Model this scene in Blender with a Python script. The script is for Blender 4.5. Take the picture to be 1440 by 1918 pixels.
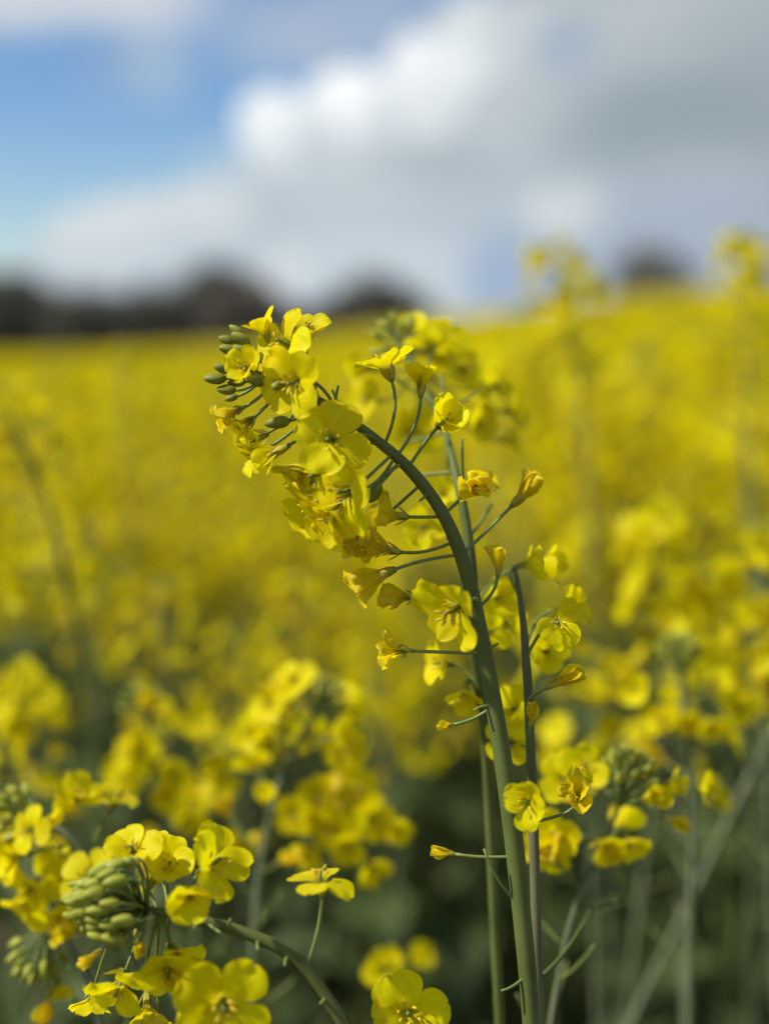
import bpy, math, random
from mathutils import Vector, Matrix, Quaternion, noise

for o in list(bpy.data.objects):
    bpy.data.objects.remove(o)
scene = bpy.context.scene
col = scene.collection
R = random.Random(7)
MM = 0.001

# ------------------------------------------------------------------ camera
FPX = 2708.0                                   # focal length in photo pixels (1440 x 1918)
PITCH = math.radians(6.75)
CAM = Vector((0, 0, 1.40))
DEP = 0.45                                     # distance of the flower in focus
cd = bpy.data.cameras.new('camera')
cd.sensor_fit = 'VERTICAL'; cd.sensor_height = 36; cd.sensor_width = 27
cd.lens = 36 * FPX / 1918
cd.clip_start = 0.02; cd.clip_end = 4000
cd.dof.use_dof = True; cd.dof.focus_distance = DEP; cd.dof.aperture_fstop = 3.5
cam = bpy.data.objects.new('camera', cd); col.objects.link(cam)
cam.location = CAM; cam.rotation_euler = (math.pi / 2 - PITCH, 0, 0)
scene.camera = cam
FWD = Vector((0, math.cos(PITCH), -math.sin(PITCH)))
UP = Vector((0, math.sin(PITCH), math.cos(PITCH)))
RT = Vector((1, 0, 0))


def W(px, py, depth):
    """photo pixel + distance -> point"""
    return CAM + depth * (FWD + RT * ((px - 720) / FPX) - UP * ((py - 959) / FPX))


def AX(dx, dy, dz):
    """direction: right, up, toward the viewer"""
    return (RT * dx + UP * dy - FWD * dz).normalized()


# ------------------------------------------------------------------ light and sky
SUNV = Vector((-0.66, -0.12, 0.74)).normalized()
SUN_EL = math.asin(SUNV.z)
SUN_AZ = math.atan2(SUNV.x, SUNV.y)
sl = bpy.data.lights.new('sun', 'SUN'); sl.energy = 4.9; sl.angle = math.radians(1.5); sl.color = (1.0, 0.972, 0.92)
sun = bpy.data.objects.new('sun', sl); col.objects.link(sun)
sun.rotation_euler = SUNV.to_track_quat('Z', 'Y').to_euler(); sun.location = (-8, 3, 12)

scene.view_settings.view_transform = 'Standard'
scene.view_settings.look = 'None'
scene.view_settings.exposure = 0.34
scene.view_settings.gamma = 1.0
scene.cycles.max_bounces = 8
scene.cycles.adaptive_threshold = .025
scene.cycles.diffuse_bounces = 3
scene.cycles.transmission_bounces = 4
scene.cycles.transparent_max_bounces = 6

wd = bpy.data.worlds.new('World'); scene.world = wd; wd.use_nodes = True
nt = wd.node_tree; N = nt.nodes; L = nt.links
N.clear()


def nd(t, **k):
    n = N.new(t)
    for a, b in k.items():
        setattr(n, a, b)
    return n


out = nd('ShaderNodeOutputWorld'); bg = nd('ShaderNodeBackground')
SKY_STRENGTH = 0.10
bg.inputs['Strength'].default_value = SKY_STRENGTH
L.new(bg.outputs[0], out.inputs[0])
sky = nd('ShaderNodeTexSky', sky_type='NISHITA', sun_disc=False)
sky.sun_elevation = SUN_EL; sky.sun_rotation = SUN_AZ
sky.altitude = 100; sky.air_density = 1.0; sky.dust_density = 0.1; sky.ozone_density = 3.0
tc = nd('ShaderNodeTexCoord')
sep = nd('ShaderNodeSeparateXYZ'); L.new(tc.outputs['Generated'], sep.inputs[0])
az = nd('ShaderNodeMath', operation='ARCTAN2'); L.new(sep.outputs[0], az.inputs[0]); L.new(sep.outputs[1], az.inputs[1])
el = nd('ShaderNodeMath', operation='ARCSINE'); L.new(sep.outputs[2], el.inputs[0])
ae = nd('ShaderNodeCombineXYZ'); L.new(az.outputs[0], ae.inputs[0]); L.new(el.outputs[0], ae.inputs[1])
# billowing edges: bend the coordinates with noise
nz = nd('ShaderNodeTexNoise'); nz.inputs['Scale'].default_value = 16; nz.inputs['Detail'].default_value = 5
L.new(ae.outputs[0], nz.inputs['Vector'])
nsub = nd('ShaderNodeVectorMath', operation='SUBTRACT'); L.new(nz.outputs['Color'], nsub.inputs[0]); nsub.inputs[1].default_value = (.5, .5, .5)
P = nd('ShaderNodeVectorMath', operation='MULTIPLY_ADD')
L.new(nsub.outputs[0], P.inputs[0]); P.inputs[1].default_value = (.036, .036, 0); L.new(ae.outputs[0], P.inputs[2])


def sky_dir(px, py):
    d = (W(px, py, 1) - CAM).normalized()
    return math.atan2(d.x, d.y), math.asin(d.z)


# cloud cover outside the view, brightened and widened to add fill light
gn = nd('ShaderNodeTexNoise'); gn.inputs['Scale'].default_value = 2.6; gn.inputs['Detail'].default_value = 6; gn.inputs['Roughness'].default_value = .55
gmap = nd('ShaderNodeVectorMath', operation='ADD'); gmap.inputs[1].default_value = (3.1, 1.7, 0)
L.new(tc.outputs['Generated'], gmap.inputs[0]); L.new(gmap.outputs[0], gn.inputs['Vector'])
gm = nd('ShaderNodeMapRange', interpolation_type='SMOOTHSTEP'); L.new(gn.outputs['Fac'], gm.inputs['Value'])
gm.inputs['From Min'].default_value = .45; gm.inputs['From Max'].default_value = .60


def ell(cx, cy, rx, ry, soft):
    """1 inside an ellipse of cloud (photo pixels, as angles), fading over its rim"""
    a, e = sky_dir(cx, cy)
    ix, iy = FPX / rx, FPX / ry
    m = nd('ShaderNodeVectorMath', operation='MULTIPLY_ADD'); L.new(P.outputs[0], m.inputs[0])
    m.inputs[1].default_value = (ix, iy, 0); m.inputs[2].default_value = (-a * ix, -e * iy, 0)
    ln = nd('ShaderNodeVectorMath', operation='LENGTH'); L.new(m.outputs[0], ln.inputs[0])
    r = nd('ShaderNodeMapRange', interpolation_type='SMOOTHSTEP'); L.new(ln.outputs['Value'], r.inputs['Value'])
    r.inputs['From Min'].default_value = 1 + soft; r.inputs['From Max'].default_value = max(0, 1 - soft)
    return r.outputs['Result']


S = 1 / SKY_STRENGTH
hsv = nd('ShaderNodeHueSaturation'); hsv.inputs['Saturation'].default_value = 1.22; hsv.inputs['Value'].default_value = .93; hsv.inputs['Hue'].default_value = .507
L.new(sky.outputs[0], hsv.inputs['Color'])
cur = hsv.outputs[0]


def over(cur, fac, rgb, op):
    f = nd('ShaderNodeMath', operation='MULTIPLY'); L.new(fac, f.inputs[0]); f.inputs[1].default_value = op
    mx = nd('ShaderNodeMixRGB'); L.new(f.outputs[0], mx.inputs[0]); L.new(cur, mx.inputs[1])
    mx.inputs[2].default_value = (rgb[0] * S, rgb[1] * S, rgb[2] * S, 1)
    return mx.outputs[0]


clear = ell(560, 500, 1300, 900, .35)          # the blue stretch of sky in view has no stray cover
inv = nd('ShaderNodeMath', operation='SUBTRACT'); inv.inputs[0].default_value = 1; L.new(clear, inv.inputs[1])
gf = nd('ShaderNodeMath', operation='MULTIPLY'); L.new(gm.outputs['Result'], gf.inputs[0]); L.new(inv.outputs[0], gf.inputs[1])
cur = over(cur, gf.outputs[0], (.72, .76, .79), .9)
GREY = (.30, .36, .41); LG = (.42, .49, .55); MID = (.52, .60, .66); WH = (.80, .83, .84); BL = (.36, .46, .62)
for cx, cy, rx, ry, soft, rgb, op in [
    # high wisps and the top left cloud
    (130, -30, 260, 80, .5, (.66, .70, .73), .9), (200, 120, 60, 50, .8, LG, .22), (295, 115, 55, 55, .7, MID, .45),
    (640, 40, 190, 75, .6, (.42, .50, .62), .75), (520, 90, 110, 45, .8, MID, .3),
    # the big bank: grey body, then its lit lumps
    (1250, 200, 420, 330, .28, (.38, .44, .49), .97), (1500, 300, 500, 420, .3, (.36, .42, .47), .97),
    (1000, 330, 400, 220, .2, LG, .96), (770, 400, 370, 165, .14, (.47, .55, .61), .96), (420, 480, 350, 105, .18, (.50, .58, .65), .95),
    (190, 470, 120, 85, .25, (.58, .66, .72), .85), (30, 540, 160, 50, .6, (.50, .60, .70), .6),
    (940, 120, 140, 130, .2, (.52, .58, .62), .9), (1180, 40, 260, 90, .5, (.50, .56, .59), .8), (1100, 130, 120, 80, .6, (.46, .52, .56), .6),
    (522, 235, 76, 70, .1, WH, .95), (652, 210, 80, 95, .1, (.86, .88, .88), .97), (788, 165, 84, 92, .1, WH, .97),
    (882, 75, 70, 75, .12, (.72, .77, .79), .9), (845, 135, 50, 60, .3, (.76, .80, .81), .8), (960, 60, 60, 60, .3, (.60, .66, .69), .7), (600, 310, 190, 60, .6, (.60, .67, .71), .7),
    (880, 250, 150, 90, .7, (.52, .58, .62), .6), (1270, 230, 200, 80, .7, (.27, .34, .385), .8), (1400, 110, 160, 90, .7, (.33, .39, .43), .5),
    (800, 310, 150, 40, .8, (.36, .44, .50), .6), (1055, 395, 85, 48, .3, (.66, .71, .74), .85), (1330, 340, 150, 60, .7, (.42, .47, .53), .6),
    (720, 360, 130, 40, .7, (.55, .61, .66), .5), (405, 395, 75, 48, .35, (.68, .73, .76), .85), (300, 410, 70, 45, .35, (.66, .72, .75), .8), (190, 425, 90, 55, .35, (.68, .73, .76), .85),
    (500, 400, 60, 40, .7, (.46, .55, .62), .5), (588, 270, 34, 70, .6, (.52, .60, .65), .6), (718, 250, 32, 80, .6, (.55, .62, .67), .55), (540, 520, 55, 50, .5, (.72, .76, .78), .8), (700, 490, 160, 70, .6, (.58, .66, .72), .7),
    (820, 520, 90, 60, .5, (.58, .66, .72), .7), (300, 510, 170, 60, .6, (.56, .64, .70), .6),
    (950, 540, 80, 90, .6, (.33, .44, .63), .85), (1300, 470, 170, 90, .7, (.38, .45, .57), .8), (1100, 500, 100, 60, .7, (.38, .46, .56), .5),
    (1060, 85, 45, 40, .8, (.27, .38, .56), .5),
]:
    k = .80 if rgb[0] < .75 else .92
    cur = over(cur, ell(cx, cy, rx, ry, soft), [c * k for c in rgb], op)
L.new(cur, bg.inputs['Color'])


# ------------------------------------------------------------------ materials
def mat_new(name):
    m = bpy.data.materials.new(name); m.use_nodes = True
    t = m.node_tree; t.nodes.clear()
    o = t.nodes.new('ShaderNodeOutputMaterial')
    return m, t, o


def ramp(t, fac, stops):
    r = t.nodes.new('ShaderNodeValToRGB')
    e = r.color_ramp.elements
    while len(e) < len(stops):
        e.new(.5)
    for q, (p, c) in zip(e, stops):
        q.position = p; q.color = (c[0], c[1], c[2], 1)
    t.links.new(fac, r.inputs[0])
    return r.outputs[0]


def plain(name, c1, c2, rough=.6, scale=30, trans=0.0, tcol=None, bump=.2, spec=.3, bscale=None, dist=.0004, coords='Object'):
    m, t, o = mat_new(name)
    n = t.nodes; l = t.links
    tcn = n.new('ShaderNodeTexCoord')
    nz = n.new('ShaderNodeTexNoise'); nz.inputs['Scale'].default_value = scale; nz.inputs['Detail'].default_value = 4
    l.new(tcn.outputs[coords], nz.inputs['Vector'])
    oi = n.new('ShaderNodeObjectInfo')
    add = n.new('ShaderNodeMath'); add.operation = 'MULTIPLY_ADD'
    l.new(oi.outputs['Random'], add.inputs[0]); add.inputs[1].default_value = .3
    sub = n.new('ShaderNodeMath'); sub.operation = 'SUBTRACT'; l.new(nz.outputs['Fac'], sub.inputs[0]); sub.inputs[1].default_value = .15
    l.new(sub.outputs[0], add.inputs[2])
    c = ramp(t, add.outputs[0], [(.3, c1), (.7, c2)])
    b = n.new('ShaderNodeBsdfPrincipled'); l.new(c, b.inputs['Base Color'])
    b.inputs['Roughness'].default_value = rough; b.inputs['Specular IOR Level'].default_value = spec
    if bump:
        nb = n.new('ShaderNodeTexNoise'); nb.inputs['Scale'].default_value = bscale or scale * 4; nb.inputs['Detail'].default_value = 3
        l.new(tcn.outputs[coords], nb.inputs['Vector'])
        bp = n.new('ShaderNodeBump'); bp.inputs['Strength'].default_value = bump; bp.inputs['Distance'].default_value = dist
        l.new(nb.outputs['Fac'], bp.inputs['Height']); l.new(bp.outputs[0], b.inputs['Normal'])
    if trans:
        tr = n.new('ShaderNodeBsdfTranslucent'); l.new(c, tr.inputs['Color'])
        mx = n.new('ShaderNodeMixShader'); mx.inputs[0].default_value = trans
        l.new(b.outputs[0], mx.inputs[1]); l.new(tr.outputs[0], mx.inputs[2]); l.new(mx.outputs[0], o.inputs[0])
    else:
        l.new(b.outputs[0], o.inputs[0])
    return m


def petal_mat(name, main, deep, claw, edge, edge_amt):
    """petal: fine veins run along it (uv), pale claw, faded rim; light passes through"""
    m, t, o = mat_new(name)
    n = t.nodes; l = t.links
    uv = n.new('ShaderNodeUVMap')
    mp = n.new('ShaderNodeMapping'); mp.inputs['Scale'].default_value = (9, 1.3, 1)
    oi = n.new('ShaderNodeObjectInfo')
    off = n.new('ShaderNodeCombineXYZ'); sc = n.new('ShaderNodeMath'); sc.operation = 'MULTIPLY'; sc.inputs[1].default_value = 37
    l.new(oi.outputs['Random'], sc.inputs[0]); l.new(sc.outputs[0], off.inputs[0]); l.new(sc.outputs[0], off.inputs[1])
    l.new(off.outputs[0], mp.inputs['Location']); l.new(uv.outputs[0], mp.inputs['Vector'])
    ve = n.new('ShaderNodeTexNoise'); ve.inputs['Scale'].default_value = 1.6; ve.inputs['Detail'].default_value = 3
    l.new(mp.outputs[0], ve.inputs['Vector'])
    c = ramp(t, ve.outputs['Fac'], [(.32, deep), (.62, main)])
    hs = n.new('ShaderNodeHueSaturation')
    mr = n.new('ShaderNodeMapRange'); l.new(oi.outputs['Random'], mr.inputs['Value'])
    mr.inputs['To Min'].default_value = .88; mr.inputs['To Max'].default_value = 1.08
    l.new(mr.outputs[0], hs.inputs['Value']); l.new(c, hs.inputs['Color'])
    mh = n.new('ShaderNodeMapRange'); l.new(oi.outputs['Random'], mh.inputs['Value'])
    mh.inputs['To Min'].default_value = .493; mh.inputs['To Max'].default_value = .506; l.new(mh.outputs[0], hs.inputs['Hue'])
    sp = n.new('ShaderNodeSeparateXYZ'); l.new(uv.outputs[0], sp.inputs[0])
    f1 = n.new('ShaderNodeMapRange'); l.new(sp.outputs[1], f1.inputs['Value'])
    f1.inputs['From Min'].default_value = .42; f1.inputs['From Max'].default_value = .2
    m1 = n.new('ShaderNodeMixRGB'); l.new(f1.outputs[0], m1.inputs[0]); l.new(hs.outputs[0], m1.inputs[1]); m1.inputs[2].default_value = (*claw, 1)
    # faded rim: blotches near the tip
    ed = n.new('ShaderNodeTexNoise'); ed.inputs['Scale'].default_value = 5; ed.inputs['Detail'].default_value = 3
    va = n.new('ShaderNodeVectorMath'); va.operation = 'ADD'; l.new(uv.outputs[0], va.inputs[0]); l.new(off.outputs[0], va.inputs[1])
    l.new(va.outputs[0], ed.inputs['Vector'])
    ea = n.new('ShaderNodeMath'); ea.operation = 'MULTIPLY_ADD'; l.new(sp.outputs[1], ea.inputs[0]); ea.inputs[1].default_value = .35; l.new(ed.outputs['Fac'], ea.inputs[2])
    f2 = n.new('ShaderNodeMapRange'); l.new(ea.outputs[0], f2.inputs['Value'])
    f2.inputs['From Min'].default_value = .80; f2.inputs['From Max'].default_value = .98; f2.inputs['To Max'].default_value = edge_amt
    m2 = n.new('ShaderNodeMixRGB'); l.new(f2.outputs[0], m2.inputs[0]); l.new(m1.outputs[0], m2.inputs[1]); m2.inputs[2].default_value = (*edge, 1)
    b = n.new('ShaderNodeBsdfPrincipled'); l.new(m2.outputs[0], b.inputs['Base Color'])
    b.inputs['Roughness'].default_value = .5; b.inputs['Specular IOR Level'].default_value = .12
    bp = n.new('ShaderNodeBump'); bp.inputs['Strength'].default_value = .55; bp.inputs['Distance'].default_value = .0004
    l.new(ve.outputs['Fac'], bp.inputs['Height']); l.new(bp.outputs[0], b.inputs['Normal'])
    tr = n.new('ShaderNodeBsdfTranslucent'); l.new(m2.outputs[0], tr.inputs['Color']); l.new(bp.outputs[0], tr.inputs['Normal'])
    mx = n.new('ShaderNodeMixShader'); mx.inputs[0].default_value = .54
    l.new(b.outputs[0], mx.inputs[1]); l.new(tr.outputs[0], mx.inputs[2]); l.new(mx.outputs[0], o.inputs[0])
    return m


M = {}
M['petal'] = petal_mat('canola_petal', (.88, .765, .002), (.80, .665, .001), (.55, .52, .05), (.86, .74, .02), .5)
M['wilt'] = petal_mat('faded_petal', (.87, .71, .004), (.80, .61, .003), (.70, .58, .13), (.82, .69, .12), .6)
M['far_petal'] = plain('field_petal', (.72, .585, .001), (.82, .70, .002), .7, 40, .42, bump=0, spec=.03)
M['stem'] = plain('canola_stem', (.07, .09, .018), (.105, .125, .032), .55, 60, bump=.25, spec=.15, bscale=900, dist=.0002)
M['dark_stem'] = plain('grey_green_stem', (.10, .125, .055), (.15, .165, .085), .6, 60, bump=.2, bscale=700, dist=.0002)
M['purple_stem'] = plain('purplish_stem', (.105, .115, .045), (.16, .145, .08), .65, 40, spec=.08, bump=.2, bscale=700, dist=.0002)
M['pedicel'] = plain('pedicel_green', (.12, .16, .035), (.18, .22, .05), .5, 200, bump=0)
M['bud'] = plain('bud_green', (.27, .29, .022), (.40, .40, .045), .5, 350, .15, bump=.15, bscale=1500, dist=.0002)
M['bud_dark'] = plain('dull_bud_green', (.17, .18, .014), (.25, .255, .028), .55, 350, .12, bump=.15, bscale=1500, dist=.0002)
M['sepal'] = plain('sepal_yellow_green', (.40, .34, .02), (.55, .45, .02), .55, 300, .3, bump=.1)
M['anther'] = plain('anther_ochre', (.55, .34, .015), (.70, .48, .03), .7, 600, bump=.2)
M['leaf'] = plain('canola_leaf', (.072, .105, .028), (.115, .155, .046), .6, 30, .28, bump=.4, bscale=60, dist=.002)
M['field_stem'] = plain('field_stem_green', (.095, .13, .03), (.145, .18, .05), .6, 20, bump=0)
M['field_bud'] = plain('field_bud_green', (.19, .22, .02), (.30, .30, .03), .6, 80, .1, bump=0)
M['soil'] = plain('field_soil', (.05, .042, .028), (.10, .08, .05), .95, 3, bump=.6, bscale=30, dist=.02, spec=.1)
M['bark'] = plain('bark', (.05, .04, .03), (.09, .075, .06), .9, 4, bump=.6, bscale=20, dist=.03)
M['tree_leaf'] = plain('tree_foliage', (.11, .105, .08), (.16, .145, .105), .7, 1.2, .12, bump=0)


# ------------------------------------------------------------------ mesh helpers
class MB:
    def __init__(s):
        s.v = []; s.f = []; s.m = []; s.uv = []

    def add(s, v, f, mi=0, uv=None, T=None):
        k = len(s.v)
        s.v += [T @ Vector(p) for p in v] if T else v
        s.f += [tuple(i + k for i in q) for q in f]
        s.m += [mi] * len(f)
        s.uv += uv if uv else [(0.5, 0.6)] * len(v)

    def mesh(s, name, mats, smooth=True):
        me = bpy.data.meshes.new(name)
        me.from_pydata([tuple(p) for p in s.v], [], s.f)
        for a in mats:
            me.materials.append(M[a])
        me.polygons.foreach_set('material_index', s.m)
        me.polygons.foreach_set('use_smooth', [smooth] * len(s.f))
        ul = me.uv_layers.new(name='UVMap')
        idx = [0] * len(me.loops); me.loops.foreach_get('vertex_index', idx)
        flat = []
        for i in idx:
            flat += s.uv[i]
        ul.data.foreach_set('uv', flat)
        me.update()
        return me


def catmull(pts, n):
    """pts: list of tuples (any length); n samples per span"""
    o = []
    for i in range(len(pts) - 1):
        p0 = pts[max(i - 1, 0)]; p1 = pts[i]; p2 = pts[i + 1]; p3 = pts[min(i + 2, len(pts) - 1)]
        for k in range(n):
            t = k / n
            o.append(tuple(.5 * (2 * b + (c - a) * t + (2 * a - 5 * b + 4 * c - d) * t * t + (3 * b - a - 3 * c + d) * t ** 3)
                           for a, b, c, d in zip(p0, p1, p2, p3)))
    o.append(tuple(pts[-1]))
    return o


def tube(pts, rad, sides=8, ridge=0.0, tip=True):
    """pts Vectors, rad radii -> verts, faces"""
    v = []; f = []
    n = len(pts)
    d0 = (pts[1] - pts[0]).normalized()
    a = d0.orthogonal().normalized()
    for i in range(n):
        d = (pts[min(i + 1, n - 1)] - pts[max(i - 1, 0)]).normalized()
        a = (a - d * a.dot(d)).normalized(); b = d.cross(a)
        for k in range(sides):
            w = 2 * math.pi * k / sides
            r = rad[i] * (1 + ridge * math.cos(w * 5))
            v.append(pts[i] + (a * math.cos(w) + b * math.sin(w)) * r)
    for i in range(n - 1):
        for k in range(sides):
            q = (k + 1) % sides
            f.append((i * sides + k, i * sides + q, (i + 1) * sides + q, (i + 1) * sides + k))
    f.append(tuple(range(sides))[::-1])
    f.append(tuple((n - 1) * sides + k for k in range(sides)))
    return v, f


def sm(a, b, x):
    t = min(1, max(0, (x - a) / (b - a))); return t * t * (3 - 2 * t)


def petal_geo(seed, bend, curl=20, wid=5.5, length=9.6, claw=4.6, cup=.12, ruffle=.5, roll=0.0, crumple=0.0, nu=13, nv=9):
    """one petal: upright claw, then a rounded blade leaning `bend` degrees from the flower's axis. mm -> m"""
    rr = random.Random(seed)
    o1, o2, o3 = rr.random() * 50, rr.random() * 50, rr.random() * 50
    T = claw + length
    cen = []; tan = []
    r, z = .5, 0.0
    ts = [math.sin(i / (nu - 1) * math.pi / 2) ** .9 for i in range(nu)]
    prev = 0
    sub = 10
    path = [(r, z, 0)]
    for k in range(1, 201):
        s = k / 200
        ang = math.radians(6 + (bend - 6) * sm(claw / T * .75, claw / T * 1.35, s) + curl * max(0, (s - claw / T) / (1 - claw / T)) ** 2)
        r += math.sin(ang) * T / 200; z += math.cos(ang) * T / 200
        path.append((r, z, ang))
    v = []; uv = []; f = []
    skew = rr.uniform(-.12, .12); notch = rr.uniform(.0, .09); wj = rr.uniform(.92, 1.08)
    for i, s in enumerate(ts):
        r, z, ang = path[int(round(s * 200))]
        q = (s * T - claw * .7) / (T - claw * .7)
        if q <= 0:
            w = .75
        elif q < .58:
            w = .75 + (wid * wj - .75) * sm(-.08, .6, q)
        else:
            w = wid * wj * max(0.02, 1 - ((q - .58) / .425) ** 2.5) ** .5
        nx, nz_ = -math.cos(ang), math.sin(ang)          # inner normal in (r, z)
        for j in range(nv):
            u = -1 + 2 * j / (nv - 1)
            y = u * w * (1 + .16 * max(0, q) * noise.noise(Vector((o1 + (3 if u > 0 else 0), s * 4.5, o3)))) + skew * w * max(0, q)
            off = cup * w * u * u
            nq = max(0, q)
            off += ruffle * nq * (noise.noise(Vector((u * 1.3 + o1, s * 3, o2))) * 1.0 + .6 * abs(u) ** 2 * noise.noise(Vector((u * 2.5 + o2, s * 7, o1))))
            back = 0
            if crumple:
                off += crumple * nq * noise.noise(Vector((u * 2.2 + o3, s * 6, o1)))
                y += crumple * .6 * nq * noise.noise(Vector((u * 2.0 + o1, s * 5, o3)))
                back = crumple * .7 * nq * noise.noise(Vector((u * 2.2 + o2, s * 4, o3)))
            if roll:
                a2 = u * roll * nq
                off += w * abs(u) * math.sin(abs(a2)) * .9; y *= math.cos(a2) * .5 + .5 if abs(a2) < 2.6 else .3
            sh = -notch * length * max(0, q) ** 6 * (1 - abs(u)) ** 2 - back
            rr_ = r + nx * off + math.sin(ang) * sh; zz = z + nz_ * off + math.cos(ang) * sh
            v.append(Vector((rr_, y, zz)) * MM); uv.append((u * .5 + .5, s))
    for i in range(nu - 1):
        for j in range(nv - 1):
            a = i * nv + j
            f.append((a, a + 1, a + nv + 1, a + nv))
    return v, f, uv


def petal_mesh(name, mat, **k):
    b = MB(); v, f, uv = petal_geo(**k); b.add(v, f, 0, uv); return b.mesh(name, [mat])


STATE = {
    'flat': dict(bend=92, curl=25, cup=.06, ruffle=1.4), 'open': dict(bend=72, curl=24, cup=.12, ruffle=1.7),
    'half': dict(bend=50, curl=34, cup=.18, ruffle=1.7), 'cup': dict(bend=26, curl=30, cup=.20, ruffle=1.2, wid=4.2),
    'wilt': dict(bend=34, curl=40, cup=.2, ruffle=1.2, crumple=2.6, roll=.9, wid=4.8),
    'closed': dict(bend=10, curl=6, cup=.35, ruffle=.8, crumple=1.3, roll=1.3, wid=3.6, length=10),
}
PET = {}; PETLO = {}
sd = 100
for s_, k_ in STATE.items():
    mt = 'wilt' if s_ in ('wilt', 'closed') else 'petal'
    PET[s_] = []; PETLO[s_] = []
    for i in range(7):
        sd += 1
        k2 = dict(k_); k2['bend'] = k_['bend'] + (-10, 0, 8, -4, 12, -14, 4)[i]
        PET[s_].append(petal_mesh('petal', mt, seed=sd, **k2))
        PETLO[s_].append(petal_mesh('petal', mt, seed=sd, nu=7, nv=5, **k2))


def sepal_geo(lean):
    v = []; f = []; n = 6
    for i in range(n):
        t = i / (n - 1); w = 1.05 * math.sin(math.pi * min(.98, .16 + .80 * t)) ** .8
        a = math.radians(lean)
        r = .9 + 5.6 * t * math.sin(a) + .35 * math.sin(t * 3.1); z = -.3 + 5.6 * t * math.cos(a)
        for u in (-1, 0, 1):
            v.append(Vector((r - .45 * abs(u) * w, u * w, z)) * MM)
    for i in range(n - 1):
        for j in range(2):
            q = i * 3 + j; f.append((q, q + 1, q + 4, q + 3))
    return v, f


SEP = {}
for nm, lean in (('tight', 6), ('spread', 28), ('wide', 52)):
    b = MB(); v, f = sepal_geo(lean); b.add(v, f); SEP[nm] = b.mesh('sepal', ['sepal'])


def stamen_geo(b, rr, spread, lo=False):
    for k in range(6):
        a = k * math.pi / 3 + rr.uniform(-.2, .2); h = 8.2 if k % 3 else 6.4
        h *= rr.uniform(.92, 1.06)
        lean = spread * rr.uniform(.6, 1.3)
        d = Vector((math.cos(a), math.sin(a), 0))
        p = [d * .8, d * (.9 + lean * .4) + Vector((0, 0, h * .55)), d * (1.0 + lean) + Vector((0, 0, h))]
        v, f = tube([x * MM for x in p], [.16 * MM, .15 * MM, .13 * MM], 4)
        b.add(v, f, 0)
        e = d * (1.0 + lean)
        c = e + Vector((0, 0, h)); dd = (d * rr.uniform(.2, 1.0) + Vector((rr.uniform(-.5, .5), rr.uniform(-.5, .5), 1))).normalized()
        q = [c - dd * 1.0, c - dd * .4, c + dd * .5, c + dd * 1.2]
        v, f = tube([x * MM for x in q], [.15 * MM, .38 * MM, .33 * MM, .10 * MM], 5)
        b.add(v, f, 1)
    p = [Vector((0, 0, 0)), Vector((0, 0, 4)), Vector((.1, 0, 7.2)), Vector((.1, 0, 8.0))]
    v, f = tube([x * MM for x in p], [.6 * MM, .7 * MM, .45 * MM, .6 * MM], 6)
    b.add(v, f, 2)


STA = []
for i in range(4):
    b = MB(); stamen_geo(b, random.Random(i), (1.2, 1.8, .9, 1.5)[i]); STA.append(b.mesh('stamen_cluster', ['sepal', 'anther', 'pedicel']))


def bud_geo(b, mi, length=6.2, rad=1.75, T=None, ns=12, nz_=9):
    v = []; f = []
    for i in range(nz_):
        t = i / (nz_ - 1)
        r = rad * (math.sin(math.pi * (.06 + .90 * t ** .86)) ** .62)
        for k in range(ns):
            w = 2 * math.pi * k / ns
            rr = r * (1 - .10 * abs(math.cos(2 * w)) ** 6 * sm(0, .25, t)) * (1 + .10 * math.cos(2 * w))
            v.append(Vector((math.cos(w) * rr, math.sin(w) * rr, t * length)) * MM)
    for i in range(nz_ - 1):
        for k in range(ns):
            q = (k + 1) % ns; f.append((i * ns + k, i * ns + q, (i + 1) * ns + q, (i + 1) * ns + k))
    f.append(tuple(range(ns))[::-1]); f.append(tuple((nz_ - 1) * ns + k for k in range(ns)))
    b.add(v, f, mi, None, T)


# ------------------------------------------------------------------ things
def link(name, data, parent=None, loc=None, q=None, sc=1.0):
    o = bpy.data.objects.new(name, data); col.objects.link(o)
    if parent:
        o.parent = parent
    if loc is not None:
        o.location = loc
    if q is not None:
        o.rotation_mode = 'QUATERNION'; o.rotation_quaternion = q
    if sc != 1.0:
        o.scale = (sc,) * 3 if not hasattr(sc, '__len__') else sc
    return o


def tag(o, label, cat, group=None, kind=None):
    o['label'] = label; o['category'] = cat
    if group:
        o['group'] = group
    if kind:
        o['kind'] = kind
    return o


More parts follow.
